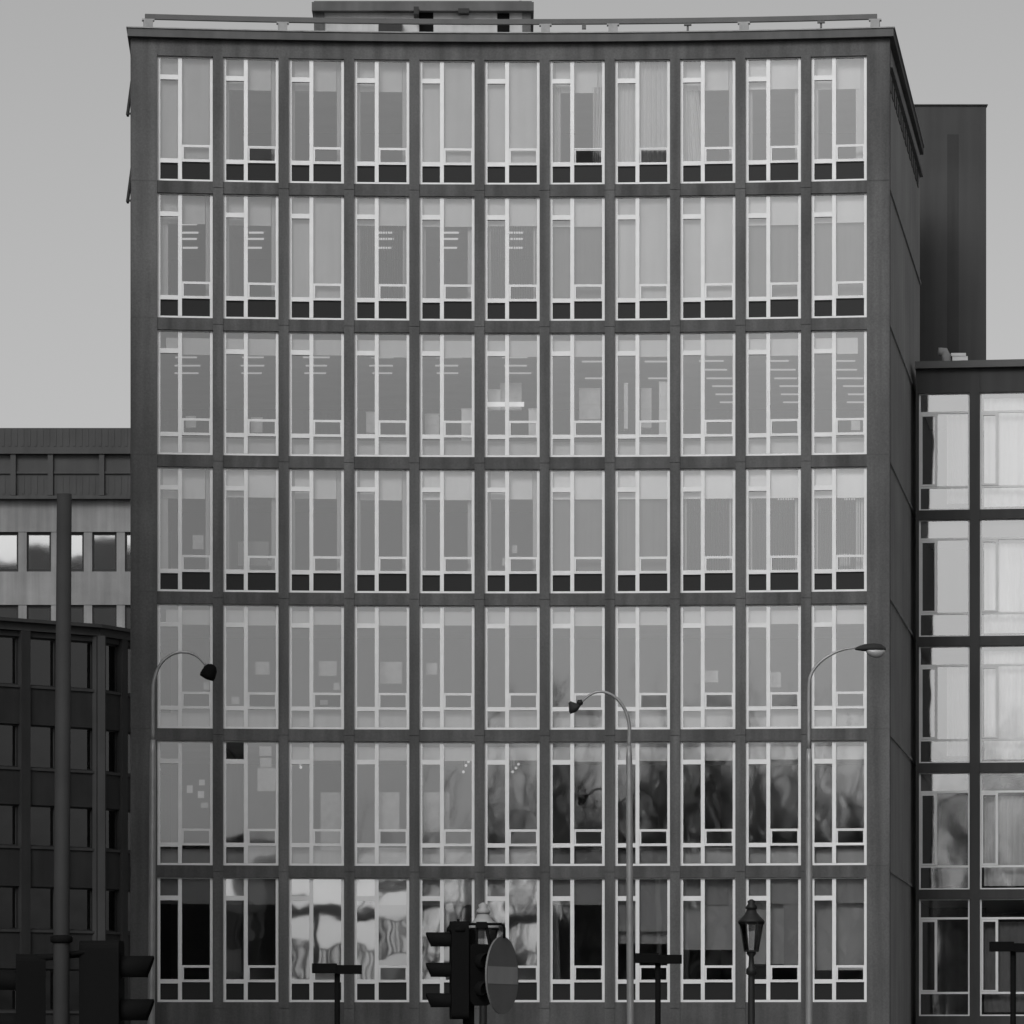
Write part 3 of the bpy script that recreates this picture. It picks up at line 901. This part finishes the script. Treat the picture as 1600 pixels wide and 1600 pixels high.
# ------------------------------------------------------------------ street lamps
YL = 95.0
def arc_lamp(px_base, px_top, py_joint, path, head, label):
    t = thing('street_lamp', label, 'street lamp', (X(px_base, YL), YL, 0), 'curved-arm street lamps')
    s = MB()
    zj = Z(py_joint, YL)
    xb, xt = X(px_base, YL), X(px_top, YL)
    s.tube([(xb, YL, 0), (xb, YL, 1.0), (xb + (xt - xb) * .5, YL, zj * .5), (xt, YL, zj - .25), (xt, YL, zj)], [.085, .078, .072, .066, .045], 14)
    s.lathe([(.12, 0), (.12, .7), (.09, .78)], (xb, YL, 0.0), 14)
    build(s, 'pole', M['galv'], t)
    s = MB()
    pts = [(X(p, YL), YL - q, Z(y, YL)) for (p, y, q) in path]
    # smooth with Catmull-Rom
    P_ = [Vector(p) for p in pts]
    P_ = [P_[0] * 2 - P_[1]] + P_ + [P_[-1] * 2 - P_[-2]]
    sm = []
    for i in range(1, len(P_) - 2):
        for k in range(6):
            u = k / 6
            a, b, c, d = P_[i - 1:i + 3]
            sm.append(.5 * ((2 * b) + (c - a) * u + (2 * a - 5 * b + 4 * c - d) * u * u + (3 * b - a - 3 * c + d) * u ** 3))
    sm.append(P_[-2])
    n = len(sm)
    s.tube(sm, [.042 - .020 * i / n for i in range(n)], 10)
    build(s, 'arm', M['galv'], t)
    head(t)
    return t
def head_box(t):
    c = Matrix.Translation((X(327, YL), YL, Z(1051, YL))) @ Matrix.Rotation(R(-28), 4, 'Y').inverted() @ Matrix.Identity(4)
    s = MB()
    m = Matrix.Translation((X(327, YL), YL, Z(1050, YL))) @ Matrix.Rotation(R(24), 4, 'Y')
    s.lathe([(.035, .17), (.10, .14), (.145, .06), (.165, -.08), (.15, -.14), (.04, -.16)], seg=12)
    s.v = [tuple(m @ Vector(p)) for p in s.v]
    build(s, 'lamp_head', M['black'], t)
def head_mid(t):
    s = MB()
    m = Matrix.Translation((X(897, YL), YL, Z(1106, YL))) @ Matrix.Rotation(R(-38), 4, 'Y')
    s.lathe([(.03, .15), (.06, .10), (.13, .0), (.14, -.05), (.03, -.09)], seg=12)
    s.v = [tuple(m @ Vector(p)) for p in s.v]
    build(s, 'lamp_head', M['polegrey'], t)
    s = MB(); s.lathe([(.05, .06), (.065, 0), (.05, -.05)], (X(906, YL), YL, Z(1098, YL)), 10); build(s, 'collar', M['darkmetal'], t)
def head_cobra(t):
    s = MB()
    x0, x1 = X(1336, YL), X(1384, YL)
    zc = Z(1014, YL)
    n = 14
    def ring(u, zt, zb, w):
        x = x0 + (x1 - x0) * u
        return [(x, YL + w * math.cos(a), zc + (zt if math.sin(a) > 0 else zb) * abs(math.sin(a))) for a in [2 * math.pi * k / 12 for k in range(12)]]
    prof = [(0, .02, -.02, .02), (.08, .05, -.03, .05), (.3, .10, -.05, .11), (.6, .12, -.05, .14), (.85, .10, -.05, .12), (1, .03, -.03, .05)]
    vs, fs = [], []
    for (u, zt, zb, w) in prof: vs += ring(u, zt, zb, w)
    for i in range(len(prof) - 1):
        for k in range(12):
            fs.append((i * 12 + k, i * 12 + (k + 1) % 12, (i + 1) * 12 + (k + 1) % 12, (i + 1) * 12 + k))
    fs.append(tuple(range(12))); fs.append(tuple((len(prof) - 1) * 12 + k for k in reversed(range(12))))
    s.add(vs, fs, 0, True)
    build(s, 'lamp_head', M['polegrey'], t)
    s = MB()
    prof2 = [(.36, -.04, -.06, .08), (.45, -.04, -.14, .11), (.65, -.04, -.19, .12), (.85, -.04, -.17, .10), (.98, -.03, -.06, .04)]
    vs, fs = [], []
    for (u, zt, zb, w) in prof2: vs += ring(u, zt, zb, w)
    for i in range(len(prof2) - 1):
        for k in range(12):
            fs.append((i * 12 + k, i * 12 + (k + 1) % 12, (i + 1) * 12 + (k + 1) % 12, (i + 1) * 12 + k))
    fs.append(tuple(range(12))); fs.append(tuple((len(prof2) - 1) * 12 + k for k in reversed(range(12))))
    s.add(vs, fs, 0, True)
    build(s, 'lamp_bowl', M['bowl'], t)
arc_lamp(235.5, 239, 1156, [(239, 1158, 0), (239, 1090, 0), (241, 1062, 0), (252, 1036, 0), (270, 1022, 0), (289, 1019, 0), (307, 1025, 0), (322, 1040, 0)], head_box,
         'curved-arm street lamp with a dark drum head hanging before the left corner')
arc_lamp(985.5, 983, 1165, [(983, 1167, 0), (983, 1132, 0), (976, 1108, 0), (962, 1090, 0), (943, 1081, 0), (925, 1084, 0), (908, 1097, 0)], head_mid,
         'curved-arm street lamp bending left over the window grid, lowest of the lamp arcs')
arc_lamp(1264.5, 1264, 1170, [(1264, 1172, 0), (1264, 1080, 0), (1267, 1055, 0), (1280, 1036, 0), (1300, 1022, 0), (1318, 1015, 0), (1338, 1012, 0)], head_cobra,
         'tall street lamp with a clear-bowled cobra head pointing right at the right corner')

# ------------------------------------------------------------------ old-style lanterns
def lantern(px, py_top, Y, label, dome_mat, bracket=False, k=1.0):
    x, zt = X(px, Y), Z(py_top, Y)
    t = thing('street_lantern', label, 'lantern', (x, Y, 0), 'old-style street lanterns')
    zb = zt - 1.0 * k       # underside of the lantern body
    s = MB()
    s.lathe([(.16, 0), (.16, .5), (.12, .55), (.10, .9), (.075, 1.0), (.065, zb - .5), (.06, zb - .45), (.10, zb - .42), (.10, zb - .33), (.06, zb - .29), (.045, zb - .1), (.09, zb - .04), (.09, zb)], (x, Y, 0), 14)
    build(s, 'post', M['darkmetal'], t)
    s = MB()       # body: six slim corner bars and rims
    r0, r1, h = .13 * k, .215 * k, .52 * k
    s.lathe([(r0 + .015, 0), (r0 + .015, .03)], (x, Y, zb), 6, smooth=False)
    s.lathe([(r1 + .03, h), (r1 + .03, h + .035)], (x, Y, zb), 6, smooth=False)
    for q in range(6):
        a = 2 * math.pi * q / 6
        s.tube([(x + r0 * math.cos(a), Y + r0 * math.sin(a), zb + .02), (x + r1 * math.cos(a), Y + r1 * math.sin(a), zb + h)], .014, 6)
    build(s, 'lantern_frame', M['darkmetal'], t)
    s = MB(); s.lathe([(r0 - .004, .03), (r1 - .004, h)], (x, Y, zb), 6, smooth=False); build(s, 'lantern_glass', M['lampglass'], t)
    s = MB(); s.lathe([(r1 + .05, 0), (r1 + .02, .05), (r1 * .72, .13), (r1 * .5, .19), (r1 * .42, .25)], (x, Y, zb + h + .036), 14); build(s, 'lantern_dome', M[dome_mat], t)
    s = MB(); s.lathe([(r1 * .5, 0), (r1 * .5, .05), (r1 * .30, .10), (r1 * .36, .15), (.02, .19)], (x, Y, zb + h + .29), 12); build(s, 'finial', M[dome_mat], t)
    return t
lantern(1174, 1405, 88, 'black old-style street lantern with a tapered glass body before the tenth bay', 'darkmetal')
lantern(755, 1405, 80, 'old-style street lantern with a pale domed hood behind the traffic light', 'dome', k=1.12)

# ------------------------------------------------------------------ T-shaped posts
def tpost(px, py, w0, w1, Y, label):
    x, z = X(px, Y), Z(py, Y)
    t = thing('crossbar_post', label, 'post', (x, Y, 0), 'dark T-shaped posts')
    s = MB(); s.tube([(x, Y, 0), (x, Y, z - .03)], .038, 10); s.lathe([(.09, 0), (.09, .05), (.05, .08)], (x, Y, 0), 12); build(s, 'post', M['black'], t)
    s = MB(); a, b = X(w0, Y), X(w1, Y)
    m = (a + b) / 2
    s.box(a, m, Y - .12, Y + .10, z - .055, z + .07); s.box(m, b, Y - .10, Y + .12, z - .065, z + .05)
    build(s, 'crossbar', M['black'], t)
tpost(527, 1514, 488, 565, 60, 'dark T-shaped post standing left of the traffic light')
tpost(1028, 1498, 993, 1065, 60, 'dark T-shaped post between the middle lamp pole and the black lantern')
tpost(1583, 1480, 1547, 1619, 60, 'dark T-shaped post at the right edge below the lower office building')

# ------------------------------------------------------------------ traffic lights
def visor(s, c, d, r, ln):
    """tunnel visor: tapering half tube from c along d (horizontal)"""
    d = Vector(d).normalized(); sd = Vector((-d.y, d.x, 0))
    n = 16
    o = len(s.v)
    vs, fs = [], []
    for rr in (r, r - .006):
        for k in range(n + 1):
            a = math.pi * (-.30 + 1.60 * k / n)
            e = 0.80 + .20 * max(0, min(1, (math.sin(a) + .6) / 1.4))
            p = Vector(c) + sd * rr * math.cos(a) + Vector((0, 0, 1)) * rr * math.sin(a)
            vs += [p, p + d * ln * e]
    q = 2 * (n + 1)
    for k in range(n):
        a = 2 * k
        fs += [(a, a + 1, a + 3, a + 2), (q + a + 2, q + a + 3, q + a + 1, q + a), (a + 1, q + a + 1, q + a + 3, a + 3)]
    s.add(vs, fs, 0, True)
def signal_head(t, c, d, n=3, sp=.26, r=.10, ln=.2, wd=.27, dp=.16):
    """c: centre of the top aspect on the housing's front, d: facing"""
    ang = math.atan2(d[1], d[0])
    m = Matrix.Translation(c) @ Matrix.Rotation(ang, 4, 'Z')
    s = MB()
    z1, z0 = sp * .62, -sp * (n - 1) - sp * .6
    # rounded housing outline (in y,z), extruded along -x
    out = []
    for (yy, zz, a0) in ((wd / 2 - .05, z1 - .05, 0), (-wd / 2 + .05, z1 - .05, 90), (-wd / 2 + .05, z0 + .05, 180), (wd / 2 - .05, z0 + .05, 270)):
        for k in range(5):
            a = R(a0 + 90 * k / 4)
            out.append((yy + .05 * math.cos(a), zz + .05 * math.sin(a)))
    q = len(out)
    vs = [m @ Vector((0, y, z)) for y, z in out] + [m @ Vector((-dp, y * .9, z)) for y, z in out]
    s.add(vs, [tuple(range(q)), tuple(reversed(range(q, 2 * q)))] + [(i, q + i, q + (i + 1) % q, (i + 1) % q) for i in range(q)])
    h = build(s, 'signal_head', M['black'], t)
    dv = (math.cos(ang), math.sin(ang), 0)
    for k in range(n):
        cc = m @ Vector((.002, 0, -sp * k))
        s = MB(); visor(s, cc, dv, r, ln); build(s, 'visor', M['black'], h)
        s = MB(); s.lathe([(r * .95, 0), (r * .7, .02), (r * .3, .035)], seg=16)
        mm = Matrix.Translation(cc) @ Matrix.Rotation(ang, 4, 'Z') @ Matrix.Rotation(R(90), 4, 'Y')
        s.v = [tuple(mm @ Vector(p)) for p in s.v]
        build(s, 'lens', M['lens'], h)
    return h
YS = 40.0
k1 = FPX / YS
tl = thing('traffic_light', 'black traffic light with visors pointing left beside the round no-entry sign', 'traffic light', (X(722, YS), YS, 0))
s = MB(); xp = X(732, YS)
s.tube([(xp, YS + .12, 0), (xp, YS + .12, Z(1452, YS))], .05, 12); s.lathe([(.11, 0), (.11, .12), (.06, .16)], (xp, YS + .12, 0), 12)
build(s, 'pole', M['black'], tl)
signal_head(tl, (X(704, YS), YS, Z(1469, YS)), (-1, -.12), 3, 47.5 / k1, .068, .21, .2, .15)
# rounded cap and brackets
s = MB(); s.lathe([(.10, 0), (.10, .03), (.075, .065), (.03, .085), (.012, .09), (.012, .11)], (X(716, YS), YS, Z(1456, YS)), 14); build(s, 'cap', M['black'], tl)
signal_head(tl, (X(752, YS), YS - .02, Z(1502, YS)), (.5, -.86), 2, .24, .07, .12, .20, .13)
s = MB(); zz = Z(1444, YS)
s.tube([(X(716, YS), YS, zz), (X(783, YS), YS - .02, zz), (X(787, YS), YS - .02, zz - .015), (X(788, YS), YS - .02, zz - .04), (X(788, YS), YS - .02, Z(1466, YS))], .012, 8)
s.box(X(744, YS), X(761, YS), YS - .03, YS + .03, zz - .035, zz + .02)
s.tube([(X(745, YS), YS, zz), (X(745, YS), YS, Z(1492, YS))], .012, 8)
s.tube([(X(759, YS), YS, zz), (X(766, YS), YS, Z(1478, YS)), (X(762, YS), YS, Z(1496, YS))], .016, 8)
build(s, 'bracket', M['black'], tl)
# no-entry sign, seen obliquely
ns = thing('road_sign', 'round no-entry sign with a pale bar seen obliquely beside the traffic light', 'road sign', (X(785, YS), YS, Z(1585, YS)))
rs = 61 / k1
Sm = Matrix.Translation((X(785, YS), YS - .02, Z(1524, YS))) @ Matrix.Rotation(R(66), 4, 'Z')
def disc(r, y0, y1, n=40):
    s = MB()
    vs = [(r * math.cos(2 * math.pi * k / n), y, r * math.sin(2 * math.pi * k / n)) for y in (y0, y1) for k in range(n)]
    s.add(vs, [tuple(range(n)), tuple(reversed(range(n, 2 * n)))] + [(i, n + i, n + (i + 1) % n, (i + 1) % n) for i in range(n)])
    return s
build(disc(rs, -.004, .012), 'sign_disc', M['signred'], ns, Sm)
s = MB(); hw = rs * .93
s.add([(-hw, -.006, -.075), (hw, -.006, -.075), (hw, -.006, .075), (-hw, -.006, .075), (-hw, -.0045, -.075), (hw, -.0045, -.075), (hw, -.0045, .075), (-hw, -.0045, .075)],
      [(0, 1, 2, 3), (7, 6, 5, 4), (0, 3, 7, 4), (1, 5, 6, 2), (2, 6, 7, 3), (0, 4, 5, 1)])
build(s, 'sign_bar', M['signbar'], ns, Sm)
s = MB(); s.box(X(757, YS), X(772, YS), YS - .01, YS + .02, Z(1530, YS), Z(1524, YS)); s.box(X(757, YS), X(770, YS), YS - .01, YS + .02, Z(1512, YS), Z(1507, YS)); build(s, 'sign_bracket', M['black'], ns)

# left mast with two signal heads close to the viewpoint
YM = 31.0
km = FPX / YM
mt = thing('traffic_light', 'tall grey signal mast with black signal heads at the lower left corner', 'traffic light', (X(97, YM), YM, 0))
xm = X(98, YM)
s = MB(); s.tube([(X(95, YM), YM, 0), (X(96, YM), YM, Z(1470, YM)), (X(100.5, YM), YM, Z(772, YM))], [.055, .054, .050], 16); s.lathe([(.11, 0), (.11, .15), (.06, .2)], (X(95, YM), YM, 0), 14)
build(s, 'pole', M['polegrey'], mt)
s = MB(); s.lathe([(.055, 0), (.075, .01), (.075, .045), (.055, .055)], (X(96, YM), YM, Z(1474, YM)), 14); build(s, 'collar', M['black'], mt)
signal_head(mt, (X(186, YM), YM + .2, Z(1511, YM)), (1, -.05), 3, 68 / km, .080, .215, .30, .27)
signal_head(mt, (X(20, YM), YM + .2, Z(1532, YM)), (-1, -.1), 3, 68 / km, .075, .17, .26, .2)
s = MB(); s.lathe([(.10, 0), (.10, .02), (.07, .05), (.02, .065)], (X(150, YM), YM + .2, Z(1489, YM)), 14); build(s, 'cap', M['black'], mt)
s = MB(); s.tube([(X(40, YM), YM + .12, Z(1498, YM)), (X(150, YM), YM + .12, Z(1488, YM))], .022, 8); s.tube([(X(96, YM), YM, Z(1492, YM)), (X(150, YM), YM + .14, Z(1484, YM)), (X(186, YM), YM + .16, Z(1492, YM))], .016, 8); build(s, 'bracket', M['black'], mt)

# ------------------------------------------------------------------ what stands behind the viewpoint (seen in the panes), and flank blocks added for shade
def tree(x, y, h, seed, label):
    rr = random.Random(seed)
    t = thing('bare_tree', label, 'tree', (x, y, -.13), 'bare trees reflected in the lower panes')
    tr, cr = MB(), MB()
    th = h * .32
    tr.tube([(x, y, -.13), (x + rr.uniform(-.2, .2), y, th * .5), (x + rr.uniform(-.4, .4), y, th)], [h * .022, h * .018, h * .015], 10)
    top = Vector(tr.v[-1])
    def grow(p, d, ln, r, lev):
        q = [p]
        dd = d.copy()
        for i in range(3):
            dd = (dd + Vector((rr.uniform(-.25, .25), rr.uniform(-.25, .25), rr.uniform(-.05, .2)))).normalized()
            q.append(q[-1] + dd * ln / 3)
        cr.tube(q, [r, r * .85, r * .7, r * .5], 4 if lev > 1 else 6, cap=False)
        if lev < 4:
            for k in range(3 if lev < 3 else 4):
                e = q[1 + k % 3] if k < 3 else q[3]
                nd = (dd + Vector((rr.uniform(-1, 1), rr.uniform(-1, 1), rr.uniform(-.2, .7))) * .9).normalized()
                grow(e, nd, ln * rr.uniform(.55, .75), r * .55, lev + 1)
    for k in range(5):
        a = 2 * math.pi * k / 5 + rr.uniform(-.4, .4)
        grow(Vector((x, y, th * (.8 + .05 * k))), Vector((math.cos(a) * .6, math.sin(a) * .6, 1)).normalized(), h * .32, h * .010, 0)
    build(tr, 'trunk', M['bark'], t)
    build(cr, 'crown', M['twig'], t)
TL = 'bare street tree across the road, seen only as dark branches in the panes'
for i, (x, y, h) in enumerate(((-3, -24, 20), (-6.5, -28, 21), (-10, -22, 19), (-1.5, -34, 17), (-4.8, -38, 22), (-8.5, -40, 23), (-12.5, -34, 21), (-14.5, -26, 20), (1.2, -44, 16))):
    tree(x, y, h, 40 + i, TL)
pv = thing('pavilion', 'open two-deck pavilion with slim posts mirrored in the ground-floor panes', 'building', (7, -30, -.13))
for (z0_, z1_) in ((5.1, 5.6), (10.5, 10.95)):
    s = MB(); s.box(-1.6, 13.5, -36, -30, z0_, z1_); build(s, 'deck', M['midwall'], pv)
s = MB(); s.box(-1, 13, -35.8, -35.6, -.13, 5.09); build(s, 'wall', M['midwall'], pv)
s = MB(); s.box(-1.5, 13.4, -30.32, -30.08, 6.75, 6.87); s.box(-1.5, 13.4, -30.32, -30.08, 8.7, 8.82); build(s, 'rail', M['clad'], pv)
k = 0
while -1.4 + k * .40 < 13.2:
    xx = -1.4 + k * .40 + random.uniform(-.08, .08)
    s = MB(); s.box(xx, xx + random.uniform(.12, .30), -30.3, -30.1, 6.872, 8.698); build(s, 'baluster', M['clad'], pv)
    k += 1
for k in range(4):
    s = MB(); s.box(-1.3 + k * 4.7, -.9 + k * 4.7, -30.9, -30.5, 5.602, 10.498); s.box(-1.3 + k * 4.7, -.9 + k * 4.7, -30.9, -30.5, -.13, 5.098); build(s, 'post', M['clad'], pv)
hd = thing('unseen_building', 'dark low building mirrored in the two leftmost ground-floor windows', 'building', (18, -40, -.13))
s = MB(); s.box(13.9, 26, -50, -34, -.13, 13.4); build(s, 'wall', M['darkstone'], hd)
s = MB(); s.box(13.7, 26.2, -50.2, -33.8, 13.402, 13.7); build(s, 'roof', M['clad'], hd)
db = thing('apartment_block', 'grey flat block mirrored low in the right-hand panes', 'building', (-14, -50, -.13))
s = MB(); s.box(-22, -2, -64, -50, -.13, 13.0); build(s, 'wall', M['midwall'], db)
for r in range(4):
    for k in range(7):
        s = MB(); s.box(-21 + k * 2.6, -19.4 + k * 2.6, -50, -49.95, 1.2 + r * 2.9, 2.9 + r * 2.9); build(s, 'window', M['darkglass'], db)

def flank(x0, x1, y0, y1, h, label, key='midwall'):
    f = thing('unseen_building', label, 'building', ((x0 + x1) / 2, (y0 + y1) / 2, -.13))
    s = MB(); s.box(x0, x1, y0, y1, -.13, h); build(s, 'wall', M[key], f)
    s = MB(); s.box(x0 - .4, x1 + .4, y0 - .4, y1 + .4, h + .002, h + .4); build(s, 'roof', M['clad'], f)
    xf, sg = (x1, 1) if x1 < 0 else (x0, -1)
    r = 0
    while 1.2 + r * 3.3 + 1.8 < h:
        k = 0
        while y0 + 1 + k * 3 + 1.6 < y1:
            s = MB(); a = y0 + 1 + k * 3; s.box(min(xf, xf + sg * .04), max(xf, xf + sg * .04), a, a + 1.6, 1.2 + r * 3.3, 3.0 + r * 3.3)
            build(s, 'window', M['darkglass'], f); k += 1
        r += 1
flank(-70, -13.5, 60, 99, 27.5, 'added grey block out of view on the left, shading the facade')  # added out of view to shade the facade's left and lower part
flank(-72, -20, 20, 59, 42.0, 'tall white-rendered street building beyond the left edge of the photo', 'whitewall')
flank(15.5, 70, 20, 100, 27, 'added grey block out of view on the right, dimming the lower facade')  # added out of view to darken the lower right of the facade
